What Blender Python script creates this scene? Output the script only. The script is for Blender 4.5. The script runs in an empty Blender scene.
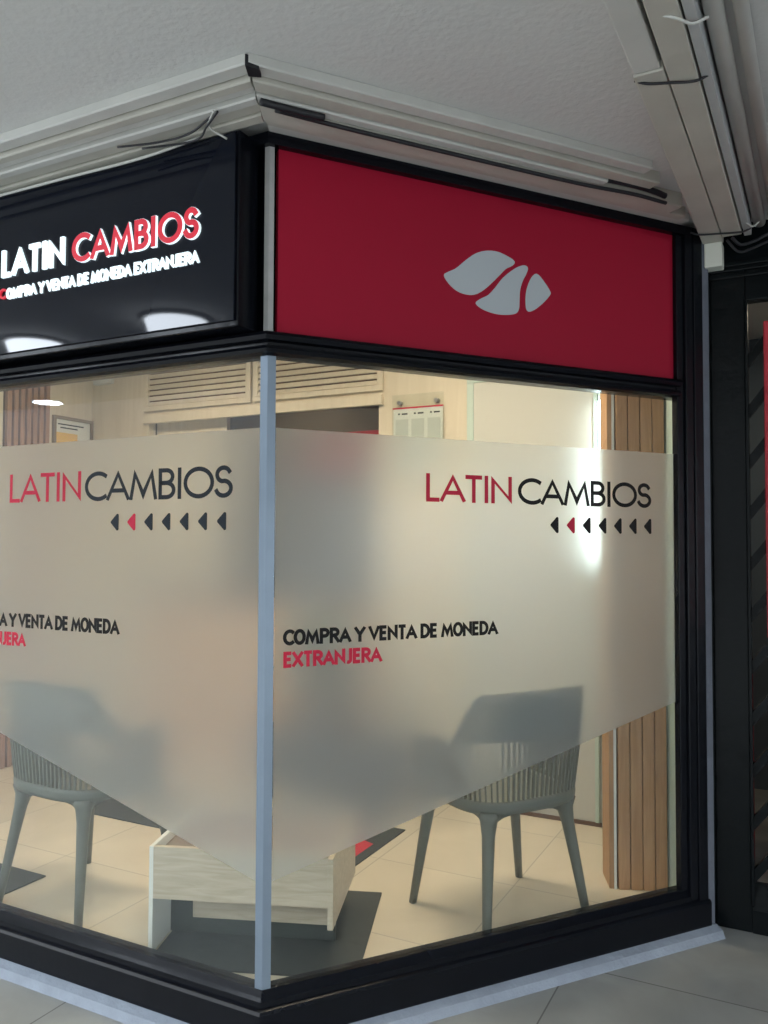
import bpy, bmesh, math, random
from mathutils import Matrix, Vector
random.seed(7)
PI = math.pi
scene = bpy.context.scene
COL = scene.collection
ANG = math.radians(52.7)                       # direction of the right-hand shop window, the left one runs along X
RU = Vector((math.cos(ANG), math.sin(ANG), 0)); RO = Vector((math.sin(ANG), -math.cos(ANG), 0))
LU = Vector((1, 0, 0)); LO = Vector((0, -1, 0))
FZ = 0.10                                      # the shop floor lies a step above the pavement
CZ = 2.68                                      # ceiling
BY = 2.03                                      # back wall of the shop
LX = -2.88                                     # left wall of the shop

# ---------------------------------------------------------------- materials
def new_mat(name):
    m = bpy.data.materials.new(name); m.use_nodes = True
    nt = m.node_tree; nt.nodes.clear()
    out = nt.nodes.new('ShaderNodeOutputMaterial')
    return m, nt, out
def N(nt, t, **kw):
    n = nt.nodes.new(t)
    for k, v in kw.items(): setattr(n, k, v)
    return n
def L(nt, a, b): nt.links.new(a, b)

def mat(name, col, rough=0.5, metal=0.0, spec=0.5, noise=0.0, scale=8.0, bump=0.0, bscale=60.0, coat=0.0, stretch=(1, 1, 1), emit=None, estr=0.0):
    m, nt, out = new_mat(name)
    b = N(nt, 'ShaderNodeBsdfPrincipled')
    b.inputs['Roughness'].default_value = rough; b.inputs['Metallic'].default_value = metal
    b.inputs['Specular IOR Level'].default_value = spec; b.inputs['Coat Weight'].default_value = coat
    b.inputs['Base Color'].default_value = (*col, 1)
    tc = N(nt, 'ShaderNodeTexCoord'); mp = N(nt, 'ShaderNodeMapping'); mp.inputs['Scale'].default_value = stretch
    L(nt, tc.outputs['Object'], mp.inputs['Vector'])
    if noise > 0:
        nz = N(nt, 'ShaderNodeTexNoise'); nz.inputs['Scale'].default_value = scale; nz.inputs['Detail'].default_value = 6
        L(nt, mp.outputs[0], nz.inputs['Vector'])
        mx = N(nt, 'ShaderNodeMix', data_type='RGBA')
        mx.inputs[6].default_value = (*[c * (1 - noise) for c in col], 1)
        mx.inputs[7].default_value = (*[min(1, c * (1 + noise)) for c in col], 1)
        L(nt, nz.outputs[0], mx.inputs[0]); L(nt, mx.outputs[2], b.inputs['Base Color'])
    if bump > 0:
        nb = N(nt, 'ShaderNodeTexNoise'); nb.inputs['Scale'].default_value = bscale; nb.inputs['Detail'].default_value = 4
        L(nt, mp.outputs[0], nb.inputs['Vector'])
        bp = N(nt, 'ShaderNodeBump'); bp.inputs['Strength'].default_value = bump; bp.inputs['Distance'].default_value = 0.01
        L(nt, nb.outputs[0], bp.inputs['Height']); L(nt, bp.outputs[0], b.inputs['Normal'])
    if emit:
        b.inputs['Emission Color'].default_value = (*emit, 1); b.inputs['Emission Strength'].default_value = estr
    L(nt, b.outputs[0], out.inputs[0])
    return m

def tile_mat(name, base, joint, T, x0, y0, w, rough, var=0.12, scale=3.0, spec=0.5):
    """square tiles whose joints run through (x0, y0) in world axes"""
    m, nt, out = new_mat(name)
    b = N(nt, 'ShaderNodeBsdfPrincipled'); b.inputs['Roughness'].default_value = rough; b.inputs['Specular IOR Level'].default_value = spec
    g = N(nt, 'ShaderNodeNewGeometry'); sx = N(nt, 'ShaderNodeSeparateXYZ'); L(nt, g.outputs['Position'], sx.inputs[0])
    outs = []; ids = []
    for k, o in ((0, x0), (1, y0)):
        a = N(nt, 'ShaderNodeMath', operation='SUBTRACT'); L(nt, sx.outputs[k], a.inputs[0]); a.inputs[1].default_value = o - w / 2 - 50 * T
        d = N(nt, 'ShaderNodeMath', operation='DIVIDE'); L(nt, a.outputs[0], d.inputs[0]); d.inputs[1].default_value = T
        f = N(nt, 'ShaderNodeMath', operation='FRACT'); L(nt, d.outputs[0], f.inputs[0])
        fl = N(nt, 'ShaderNodeMath', operation='FLOOR'); L(nt, d.outputs[0], fl.inputs[0]); ids.append(fl)
        c = N(nt, 'ShaderNodeMath', operation='LESS_THAN'); L(nt, f.outputs[0], c.inputs[0]); c.inputs[1].default_value = w / T
        outs.append(c)
    mxx = N(nt, 'ShaderNodeMath', operation='MAXIMUM'); L(nt, outs[0].outputs[0], mxx.inputs[0]); L(nt, outs[1].outputs[0], mxx.inputs[1])
    cb = N(nt, 'ShaderNodeCombineXYZ'); L(nt, ids[0].outputs[0], cb.inputs[0]); L(nt, ids[1].outputs[0], cb.inputs[1])
    wn = N(nt, 'ShaderNodeTexWhiteNoise'); L(nt, cb.outputs[0], wn.inputs[0])
    vs = N(nt, 'ShaderNodeVectorMath', operation='SCALE'); L(nt, wn.outputs[1], vs.inputs[0]); vs.inputs['Scale'].default_value = 20
    va = N(nt, 'ShaderNodeVectorMath', operation='ADD'); L(nt, vs.outputs[0], va.inputs[0]); L(nt, g.outputs['Position'], va.inputs[1])
    nz = N(nt, 'ShaderNodeTexNoise'); nz.inputs['Scale'].default_value = scale; nz.inputs['Detail'].default_value = 8; nz.inputs['Distortion'].default_value = .6
    L(nt, va.outputs[0], nz.inputs['Vector'])
    rp = N(nt, 'ShaderNodeValToRGB'); e = rp.color_ramp.elements
    e[0].position = .3; e[0].color = (*[c * (1 - var) for c in base], 1); e[1].position = .7; e[1].color = (*[min(1, c * (1 + var)) for c in base], 1)
    L(nt, nz.outputs[0], rp.inputs[0])
    mx = N(nt, 'ShaderNodeMix', data_type='RGBA'); L(nt, mxx.outputs[0], mx.inputs[0]); L(nt, rp.outputs[0], mx.inputs[6]); mx.inputs[7].default_value = (*joint, 1)
    L(nt, mx.outputs[2], b.inputs['Base Color']); L(nt, b.outputs[0], out.inputs[0])
    return m

def wood_mat(name, c1, c2, axis='Z', rough=0.5, scale=6):
    m, nt, out = new_mat(name)
    b = N(nt, 'ShaderNodeBsdfPrincipled'); b.inputs['Roughness'].default_value = rough
    tc = N(nt, 'ShaderNodeTexCoord'); mp = N(nt, 'ShaderNodeMapping')
    s = {'X': (.8, 9, 9), 'Y': (9, .8, 9), 'Z': (9, 9, .6)}[axis]
    mp.inputs['Scale'].default_value = s; L(nt, tc.outputs['Object'], mp.inputs['Vector'])
    nz = N(nt, 'ShaderNodeTexNoise'); nz.inputs['Scale'].default_value = scale; nz.inputs['Detail'].default_value = 9; nz.inputs['Distortion'].default_value = 1.2
    L(nt, mp.outputs[0], nz.inputs['Vector'])
    rp = N(nt, 'ShaderNodeValToRGB'); e = rp.color_ramp.elements
    e[0].position = .3; e[0].color = (*c1, 1); e[1].position = .72; e[1].color = (*c2, 1)
    L(nt, nz.outputs[0], rp.inputs[0]); L(nt, rp.outputs[0], b.inputs['Base Color']); L(nt, b.outputs[0], out.inputs[0])
    return m

def glass_mat(name):
    m, nt, out = new_mat(name)
    fr = N(nt, 'ShaderNodeFresnel'); g = N(nt, 'ShaderNodeNewGeometry')
    io = N(nt, 'ShaderNodeMix', data_type='FLOAT'); io.inputs[2].default_value = 1.5; io.inputs[3].default_value = 1 / 1.5   # same glass seen from its far side
    L(nt, g.outputs['Backfacing'], io.inputs[0]); L(nt, io.outputs[0], fr.inputs['IOR'])
    tr = N(nt, 'ShaderNodeBsdfTransparent'); tr.inputs['Color'].default_value = (.97, .985, .975, 1)
    gl = N(nt, 'ShaderNodeBsdfGlossy'); gl.inputs['Roughness'].default_value = 0.0; gl.inputs['Color'].default_value = (.9, .95, 1, 1)
    mx = N(nt, 'ShaderNodeMixShader'); L(nt, fr.outputs[0], mx.inputs[0]); L(nt, tr.outputs[0], mx.inputs[1]); L(nt, gl.outputs[0], mx.inputs[2])
    L(nt, mx.outputs[0], out.inputs[0]); return m

def film_mat(name):
    m, nt, out = new_mat(name)
    rf = N(nt, 'ShaderNodeBsdfRefraction'); rf.inputs['IOR'].default_value = 1.33; rf.inputs['Roughness'].default_value = .34; rf.inputs['Color'].default_value = (.98, .985, .97, 1)
    df = N(nt, 'ShaderNodeBsdfDiffuse'); df.inputs['Color'].default_value = (.74, .77, .78, 1)
    tl = N(nt, 'ShaderNodeBsdfTranslucent'); tl.inputs['Color'].default_value = (.78, .78, .78, 1)
    m1 = N(nt, 'ShaderNodeMixShader'); m1.inputs[0].default_value = .45; L(nt, df.outputs[0], m1.inputs[1]); L(nt, tl.outputs[0], m1.inputs[2])
    m2 = N(nt, 'ShaderNodeMixShader'); m2.inputs[0].default_value = .19; L(nt, rf.outputs[0], m2.inputs[1]); L(nt, m1.outputs[0], m2.inputs[2])
    L(nt, m2.outputs[0], out.inputs[0]); return m

def emit_mat(name, col, s):
    m, nt, out = new_mat(name)
    e = N(nt, 'ShaderNodeEmission'); e.inputs[0].default_value = (*col, 1); e.inputs[1].default_value = s
    L(nt, e.outputs[0], out.inputs[0]); return m

M = {}
M['plaster'] = mat('ceiling_plaster', (.66, .655, .635), .9, noise=.05, scale=1.3, bump=.22, bscale=55)
M['pvc'] = mat('white_pvc', (.60, .595, .56), .45, noise=.16, scale=5)
M['pvc_warm'] = mat('aged_pvc', (.52, .50, .44), .5, noise=.18, scale=6)
M['pvc_cap'] = mat('fresh_pvc', (.80, .82, .72), .4)
M['pvc_grey'] = mat('grey_pvc_pipe', (.46, .47, .47), .4, noise=.08, scale=4)
M['black'] = mat('black_gloss_paint', (.004, .005, .008), .25, spec=.22, noise=.3, scale=12, bump=.12, bscale=25)
M['sign_black'] = mat('black_acrylic', (.007, .009, .016), .04, spec=.28)
M['gate_black'] = mat('black_gate_enamel', (.004, .006, .007), .24, spec=.18, bump=.25, bscale=16)
M['red'] = mat('red_panel', (.37, .009, .033), .5, spec=.15, noise=.05, scale=3)
M['logo'] = mat('grey_vinyl', (.50, .55, .58), .5)
M['alu'] = mat('brushed_aluminium', (.24, .30, .37), .40, metal=.5, noise=.1, scale=10)
M['alu_old'] = mat('weathered_aluminium', (.42, .42, .41), .6, metal=.2, noise=.35, scale=14)
M['kerb'] = mat('bluish_white_kerb_paint', (.27, .31, .37), .6, noise=.22, scale=14, bump=.5, bscale=50)
M['caulk'] = mat('grey_blue_caulk', (.13, .145, .18), .7, noise=.15, scale=20, bump=.5, bscale=60)
M['vred'] = mat('red_vinyl', (.60, .02, .06), .5, spec=.2)
M['vdark'] = mat('dark_vinyl', (.016, .022, .030), .5, spec=.2)
M['vblack'] = mat('black_vinyl', (.006, .006, .007), .5, spec=.2)
M['cable'] = mat('black_cable', (.012, .012, .016), .5)
M['wire'] = mat('white_wire', (.62, .62, .58), .5)
M['glass'] = glass_mat('clear_glass')
M['film'] = film_mat('frosted_film')
M['lit_white'] = mat('lit_white_letters', (.75, .8, .82), .5, emit=(.80, .95, 1.0), estr=.85)
M['lit_red'] = mat('lit_red_letters', (.50, .02, .04), .45, emit=(.9, .03, .06), estr=.38)
M['pavement'] = tile_mat('grey_pavement_tiles', (.275, .285, .275), (.10, .10, .10), .675, .66, .88, .005, .42, .16, 3.2)
M['shop_tiles'] = tile_mat('beige_floor_tiles', (.68, .60, .47), (.50, .45, .38), .6, .36, 1.18, .005, .16, .07, 2.0, .55)
M['beige'] = wood_mat('beige_laminate', (.62, .54, .41), (.68, .60, .47), 'Z', .5, 2.5)
M['white_wall'] = mat('white_wall_paint', (.56, .55, .50), .7, noise=.02, scale=2)
M['mint'] = mat('mint_paint', (.50, .60, .54), .45)
M['counter'] = wood_mat('orange_wood_front', (.55, .33, .17), (.66, .43, .25), 'X', .5)
M['slat'] = wood_mat('oak_slats', (.40, .215, .10), (.52, .31, .16), 'Z', .5)
M['slat_dark'] = mat('slat_backing', (.12, .065, .04), .7)
M['slat_red'] = wood_mat('reddish_slats', (.27, .15, .10), (.40, .24, .16), 'Z', .5)
M['oak'] = wood_mat('pale_oak', (.47, .39, .28), (.60, .52, .40), 'X', .45)
M['oak_edge'] = mat('pale_edge', (.74, .74, .68), .5)
M['plinth'] = mat('dark_plinth', (.050, .058, .052), .35)
M['brown_in'] = mat('brown_inside', (.22, .17, .14), .6)
M['chair'] = mat('olive_grey_plastic', (.135, .138, .112), .42, spec=.4)
M['mat_dark'] = mat('dark_rug', (.05, .055, .052), .8, noise=.2, scale=30)
M['grey_cab'] = mat('dark_grey_cabinet', (.05, .058, .068), .5)
M['leaf'] = mat('green_leaf', (.035, .11, .05), .5, noise=.3, scale=6)
M['bark'] = mat('plant_stem', (.16, .12, .08), .8)
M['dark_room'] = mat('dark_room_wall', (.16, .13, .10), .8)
M['hall'] = mat('hall_wall', (.13, .165, .20), .6)
M['paper'] = mat('paper', (.68, .68, .64), .6, noise=.04, scale=20)
M['paper_grey'] = mat('grey_print', (.52, .53, .50), .6, noise=.15, scale=14)
M['yellow'] = mat('yellow_print', (.75, .48, .13), .6)
M['wood_frame'] = mat('brown_frame', (.22, .16, .10), .5)
M['steel'] = mat('steel_standoff', (.4, .4, .38), .3, metal=.9)
M['lamp_on'] = emit_mat('warm_light', (1.0, .84, .62), 44.0)
M['lamp_cool'] = emit_mat('cool_light', (.82, .97, 1.0), 14.0)
M['street_lamp'] = emit_mat('outdoor_light', (.82, .90, 1.0), 26.0)
M['banner'] = mat('red_banner', (.55, .03, .05), .55)
M['pale_blue'] = mat('pale_blue_board', (.30, .38, .44), .5)

# ---------------------------------------------------------------- mesh helpers (world coordinates in, object space out)
WM = {}                                        # world matrices of the parents
class MB:
    def __init__(s): s.bm = bmesh.new(); s.slot = 0; s.slots = []
    def use(s, m):
        if m not in s.slots: s.slots.append(m)
        s.slot = s.slots.index(m); return s
    def _tag(s, faces):
        for f in faces: f.material_index = s.slot
    def prism(s, loop, d):
        """closed loop of points swept along vector d"""
        d = Vector(d); a = [s.bm.verts.new(p) for p in loop]; b = [s.bm.verts.new(Vector(p) + d) for p in loop]
        n = len(loop); fs = [s.bm.faces.new(a), s.bm.faces.new(list(reversed(b)))]
        for i in range(n): fs.append(s.bm.faces.new((a[i], b[i], b[(i + 1) % n], a[(i + 1) % n])))
        s._tag(fs); return s
    def box(s, x0, x1, y0, y1, z0, z1, bev=0.0, O=Vector((0, 0, 0)), U=LU, V=Vector((0, 1, 0))):
        b2 = bmesh.new()
        P = lambda x, y, z: O + U * x + V * y + Vector((0, 0, z))
        vs = [b2.verts.new(P(x, y, z)) for z in (z0, z1) for x, y in ((x0, y0), (x1, y0), (x1, y1), (x0, y1))]
        for q in ((0, 1, 2, 3), (7, 6, 5, 4), (0, 4, 5, 1), (1, 5, 6, 2), (2, 6, 7, 3), (3, 7, 4, 0)): b2.faces.new([vs[i] for i in q])
        if bev > 0: bmesh.ops.bevel(b2, geom=list(b2.edges), offset=bev, segments=2, affect='EDGES', profile=.6)
        s.merge(b2); return s
    def merge(s, b2, smooth=False):
        mp = {v: s.bm.verts.new(v.co) for v in b2.verts}
        for f in b2.faces:
            g = s.bm.faces.new([mp[v] for v in f.verts]); g.material_index = s.slot; g.smooth = smooth or f.smooth
        b2.free()
    def tube(s, pts, r, seg=10, ry=None, caps=True):
        """tube through points; r a number or a list; ry an optional second radius"""
        pts = [Vector(p) for p in pts]; n = len(pts)
        rs = r if isinstance(r, (list, tuple)) else [r] * n
        rings = []; prev = None
        for i, p in enumerate(pts):
            t = (pts[min(i + 1, n - 1)] - pts[max(i - 1, 0)]).normalized()
            if prev is None:
                ref = Vector((0, 0, 1)) if abs(t.z) < .9 else Vector((1, 0, 0))
                u = t.cross(ref).normalized()
            else: u = (prev - t * prev.dot(t)).normalized()
            prev = u; v = t.cross(u)
            rings.append([s.bm.verts.new(p + u * rs[i] * math.cos(2 * PI * k / seg) + v * (rs[i]) * math.sin(2 * PI * k / seg)) for k in range(seg)])
        fs = []
        for a, b in zip(rings, rings[1:]):
            for k in range(seg):
                f = s.bm.faces.new((a[k], a[(k + 1) % seg], b[(k + 1) % seg], b[k])); f.smooth = True; fs.append(f)
        if caps: fs.append(s.bm.faces.new(rings[0][::-1])); fs.append(s.bm.faces.new(rings[-1]))
        s._tag(fs); return s
    def lathe(s, prof, c, seg=32):
        c = Vector(c); rings = []
        for r, z in prof: rings.append([s.bm.verts.new(c + Vector((max(r, 1e-4) * math.cos(2 * PI * k / seg), max(r, 1e-4) * math.sin(2 * PI * k / seg), z))) for k in range(seg)])
        fs = []
        for a, b in zip(rings, rings[1:]):
            for k in range(seg):
                f = s.bm.faces.new((a[k], a[(k + 1) % seg], b[(k + 1) % seg], b[k])); f.smooth = True; fs.append(f)
        fs.append(s.bm.faces.new(rings[0][::-1])); fs.append(s.bm.faces.new(rings[-1])); s._tag(fs); return s
    def grid(s, rows, closed=False, smooth=True):
        vs = [[s.bm.verts.new(p) for p in r] for r in rows]; fs = []
        for a, b in zip(vs, vs[1:]):
            n = len(a)
            for k in range(n if closed else n - 1):
                f = s.bm.faces.new((a[k], a[(k + 1) % n], b[(k + 1) % n], b[k])); f.smooth = smooth; fs.append(f)
        s._tag(fs); return vs

def finish(name, mb, m, parent=None, recalc=True):
    bm = mb.bm
    if parent is not None: bm.transform(WM[parent.name].inverted())
    if recalc: bmesh.ops.recalc_face_normals(bm, faces=bm.faces)
    me = bpy.data.meshes.new(name); bm.to_mesh(me); bm.free()
    ms = mb.slots if mb.slots else [m]
    for q in ms: me.materials.append(M[q] if isinstance(q, str) else q)
    o = bpy.data.objects.new(name, me); COL.objects.link(o)
    if parent is not None: o.parent = parent; WM[o.name] = WM[parent.name].copy()
    else: WM[o.name] = Matrix.Identity(4)
    return o
def empty(name, loc=(0, 0, 0), rz=0):
    o = bpy.data.objects.new(name, None); COL.objects.link(o); o.location = loc; o.rotation_euler = (0, 0, rz); o.empty_display_size = .1
    WM[o.name] = Matrix.Translation(loc) @ Matrix.Rotation(rz, 4, 'Z'); return o
def tag(o, label=None, cat=None, group=None, kind=None):
    if label: o['label'] = label
    if cat: o['category'] = cat
    if group: o['group'] = group
    if kind: o['kind'] = kind
    return o
def struct(name, mb, m, label=None):
    return tag(finish(name, mb, m), label, kind='structure')
def centre_origin(o):
    """move a top-level mesh's origin to the middle of its base"""
    me = o.data; xs = [v.co for v in me.vertices]
    c = Vector(((min(v.x for v in xs) + max(v.x for v in xs)) / 2, (min(v.y for v in xs) + max(v.y for v in xs)) / 2, min(v.z for v in xs)))
    me.transform(Matrix.Translation(-c)); o.location = c; WM[o.name] = Matrix.Translation(c); return o
def thing(name, mb, m, label, cat, group=None):
    return tag(centre_origin(finish(name, mb, m)), label, cat, group)

# ---------------------------------------------------------------- stroke lettering
def arc(cx, cy, rx, ry, a0, a1, n=14): return [(cx + rx * math.cos(math.radians(a0 + (a1 - a0) * i / n)), cy + ry * math.sin(math.radians(a0 + (a1 - a0) * i / n))) for i in range(n + 1)]
GL = {
 'A': (.80, [[(.04, 0), (.40, 1), (.76, 0)], [(.16, .31), (.64, .31)]]),
 'B': (.60, [[(.09, 0), (.09, 1), (.30, 1)] + arc(.30, .765, .20, .235, 90, -90)[1:] + [(.09, .53)], [(.30, .53)] + arc(.30, .265, .24, .265, 90, -90)[1:] + [(.06, 0)]]),
 'C': (.82, [arc(.50, .5, .44, .5, 50, 310, 24)]),
 'D': (.78, [[(.09, 0), (.09, 1), (.28, 1)] + arc(.28, .5, .43, .5, 90, -90, 20)[1:] + [(.06, 0)]]),
 'E': (.56, [[(.52, 1), (.09, 1), (.09, 0), (.52, 0)], [(.09, .52), (.48, .52)]]),
 'I': (.26, [[(.13, 0), (.13, 1)]]),
 'J': (.42, [[(.31, 1), (.31, .22)] + arc(.16, .22, .15, .22, 0, -110, 10)[1:]]),
 'L': (.50, [[(.09, 1), (.09, 0), (.46, 0)]]),
 'M': (.98, [[(.07, 0), (.20, 1), (.49, .12), (.78, 1), (.91, 0)]]),
 'N': (.80, [[(.10, 0), (.10, 1), (.70, 0), (.70, 1)]]),
 'O': (.98, [arc(.49, .5, .43, .5, 90, 450, 32)[:-1] + ['c']]),
 'P': (.58, [[(.09, 0), (.09, 1), (.30, 1)] + arc(.30, .74, .22, .26, 90, -90)[1:] + [(.09, .48)]]),
 'R': (.60, [[(.09, 0), (.09, 1), (.30, 1)] + arc(.30, .75, .22, .25, 90, -90)[1:] + [(.09, .50)], [(.28, .50), (.55, 0)]]),
 'S': (.58, [arc(.29, .755, .20, .245, 25, 255, 16) + arc(.29, .265, .23, .265, 80, -160, 18)]),
 'T': (.60, [[(.02, 1), (.58, 1)], [(.30, 1), (.30, 0)]]),
 'V': (.72, [[(.04, 1), (.36, 0), (.68, 1)]]),
 'X': (.68, [[(.06, 0), (.62, 1)], [(.06, 1), (.62, 0)]]),
 'Y': (.66, [[(.03, 1), (.33, .47), (.63, 1)], [(.33, .47), (.33, 0)]]),
 ' ': (.34, []),
}
NARROW = {'O': .64, 'C': .60, 'M': .84, 'A': .68, 'D': .62, 'N': .66, 'V': .64, 'T': .54, 'Y': .62, 'E': .50, 'X': .62}
def text_mb(mb, txt, u0, u1, z0, h, t, d, base, U, O, narrow=False, track=0.0):
    """letters of height h from u0 to u1 along U, lying at offset `base` along O and d deep"""
    def adv(c): return ((.20 if c == ' ' else NARROW.get(c, GL[c][0])) if narrow else GL[c][0])
    lay_ = 0
    tot = sum(adv(c) for c in txt) + ((.07 if narrow else track) * len(txt))
    k = (u1 - u0) / tot; u = u0
    for c in txt:
        w, strokes = GL[c]; sx = k * adv(c) / w
        for st in strokes:
            closed = st[-1] == 'c'; st = st[:-1] if closed else st
            P = [Vector((u + p[0] * sx, z0 + t / 2 + p[1] * (h - t))) for p in st]
            clean = [P[0]]
            for p in P[1:]:
                if (p - clean[-1]).length > 1e-6: clean.append(p)
            P = clean; n = len(P)
            if not closed:                                     # square ends
                P[0] = P[0] + (P[0] - P[1]).normalized() * t / 2 * (abs((P[0] - P[1]).normalized().y) if n > 1 else 0)
                P[-1] = P[-1] + (P[-1] - P[-2]).normalized() * t / 2 * abs((P[-1] - P[-2]).normalized().y)
            a, b = [], []
            for i in range(n):
                pi = P[i]; pa = P[(i - 1) % n] if (closed or i > 0) else None; pb = P[(i + 1) % n] if (closed or i < n - 1) else None
                d1 = (pi - pa).normalized() if pa is not None else (pb - pi).normalized()
                d2 = (pb - pi).normalized() if pb is not None else d1
                n1 = Vector((-d1.y, d1.x)); n2 = Vector((-d2.y, d2.x)); m = (n1 + n2)
                m = m.normalized() if m.length > 1e-4 else n1
                s = t / 2 / max(m.dot(n1), .30)
                a.append(pi + m * s); b.append(pi - m * s)
            W = lambda q, o: U * q.x + O * o + Vector((0, 0, min(max(q.y, z0), z0 + h)))
            rng = range(n if closed else n - 1)
            for i in rng:
                j = (i + 1) % n; mb.prism([W(a[i], base), W(a[j], base), W(b[j], base), W(b[i], base)], O * (d + lay_ * 2e-5))
            lay_ = (lay_ + 1) % 7
        u += k * (adv(c) + (.07 if narrow else track))
    return mb

# ================================================================= SETTING
# pavement and shop floor
mb = MB().box(-20, 30, -11.5, 5, -.1, 0)
struct('floor', mb, 'pavement', 'grey stone tiled pavement in front of the shop')
out_right = RU * 1.60
mb = MB().prism([(-2.86, .02, .002), (.01, .02, .002), tuple(RU * 1.70 - RO * .02)[:2] + (.002,), (1.03, 2.02, .002), (-2.86, 2.02, .002)], (0, 0, FZ - .002))
struct('floor_2', mb, 'shop_tiles', 'beige glossy tiled floor inside the shop')
mb = MB().box(-14, 14, -3.3, 5, CZ, CZ + .12)
struct('ceiling', mb, 'plaster', 'off-white plaster ceiling over pavement and shop')

# shop walls
BX0, BX1 = LX, 1.0                                   # back wall extent
mb = MB()
mb.use('beige')
mb.box(BX0, -2.37, BY, BY + .06, FZ, CZ)             # left of the teller opening
mb.box(-2.37, -.693, BY, BY + .06, FZ, 1.13); mb.box(-2.37, -.693, BY, BY + .06, 2.219, CZ)        # lintel with the louvres
mb.box(-.693, -.17, BY, BY + .06, FZ, CZ)
mb.use('white_wall').box(-.17, BX1, BY, BY + .06, FZ, CZ)
struct('wall_back', mb, None, 'beige panelled back wall of the shop with a teller opening')
mb = MB().box(LX - .08, LX, .02, BY + .06, FZ - .1, CZ)
struct('wall_left', mb, 'beige', 'beige left wall of the shop')
mb = MB().box(1.0, 1.06, 1.45, 5, 0, CZ)
struct('wall_right', mb, 'white_wall', 'right side wall between shop and gated passage')
# teller counter front below the opening, seen blurred through the film
mb = MB().box(-2.37, -.693, BY - .05, BY - .002, FZ, 1.13, .004)
co = empty('teller_counter', (-1.53, BY, FZ))
tag(co, 'orange wooden teller counter below the opening in the back wall', 'counter')
finish('counter_front', mb, 'counter', co)
finish('counter_top', MB().box(-2.37, -.693, BY - .10, BY - .002, 1.13, 1.16, .004), 'grey_cab', co)
# back office
mb = MB()
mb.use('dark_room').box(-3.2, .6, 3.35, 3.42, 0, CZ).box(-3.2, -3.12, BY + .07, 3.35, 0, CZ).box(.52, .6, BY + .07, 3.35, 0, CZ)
struct('wall_office', mb, None, 'dim wall of the back office behind the teller opening')
thing('office_partition', MB().box(-2.368, -1.80, BY + .07, BY + .11, FZ, 2.5, .004), 'beige', 'beige upright panel just behind the teller opening on its left', 'partition')
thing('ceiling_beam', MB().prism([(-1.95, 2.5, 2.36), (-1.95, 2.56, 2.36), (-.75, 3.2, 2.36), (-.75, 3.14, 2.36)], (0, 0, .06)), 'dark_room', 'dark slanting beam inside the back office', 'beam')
thing('red_poster', MB().box(-1.95, -.5, 3.325, 3.345, 2.0, 2.27, .002), 'banner', 'red board on the wall of the back office', 'poster')

# louvre vents above the opening
def louvre(x0, x1, label):
    e = empty('louvre_vent', ((x0 + x1) / 2, BY, 2.30)); tag(e, label, 'vent', 'louvre vents above the teller opening')
    z0, z1 = 2.285, 2.56; f = MB(); y = BY - .022
    f.box(x0, x1, y, BY, z1 - .03, z1, .003).box(x0, x1, y, BY, z0, z0 + .03, .003).box(x0, x0 + .035, y, BY, z0 + .03, z1 - .03, .003).box(x1 - .035, x1, y, BY, z0 + .03, z1 - .03, .003)
    finish('vent_frame', f, 'beige', e)
    finish('backing', MB().box(x0 + .035, x1 - .035, BY - .004, BY, z0 + .03, z1 - .03), 'slat_dark', e)
    n = 6; st = (z1 - z0 - .06) / n
    for i in range(n):
        z = z0 + .03 + st * i
        s = MB().prism([(x0 + .035, BY - .024, z + .004), (x0 + .035, BY - .018, z), (x0 + .035, BY - .003, z + st * .78), (x0 + .035, BY - .009, z + st * .84)], (x1 - x0 - .07, 0, 0))
        finish('slat', s, 'beige', e)
louvre(-2.40, -1.555, 'beige slatted louvre vent left of the corner post')
louvre(-1.535, -.66, 'beige slatted louvre vent right of the corner post')
thing('lintel_trim', MB().box(-2.40, -.66, BY - .03, BY, 2.205, 2.265, .004), 'beige', 'plain beige rail running below the two louvre vents', 'trim')

# door in mint frame on the back wall
mb = MB(); y = BY - .02
mb.box(-.165, -.13, y, BY, FZ, 2.28, .003).box(-.165, .51, y, BY, 2.28, 2.315, .003).box(.49, .51, y, BY, FZ, 2.28, .003)
d = tag(finish('door_1', mb, 'mint'), 'pale door in a mint green frame in the back wall', kind='structure')
finish('door_leaf', MB().box(-.13, .49, BY - .012, BY, FZ + .01, 2.28, .002), 'white_wall', d)
struct('baseboard_back', MB().box(-.12, .52, BY - .022, BY - .012, FZ, FZ + .018), 'slat_dark', 'thin dark skirting line under the pale door')

# vertical tube light beside the slatted pillar
t = empty('tube_light', (.545, BY - .02, 1.32)); tag(t, 'bright vertical tube light between pale door and slatted pillar', 'light')
finish('housing', MB().box(.515, .575, BY - .03, BY, 1.30, 2.20, .004), 'mint', t)
finish('tube', MB().tube([(.543, BY - .052, 1.36), (.543, BY - .052, 2.13)], .021, 16), 'lamp_cool', t)

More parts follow.
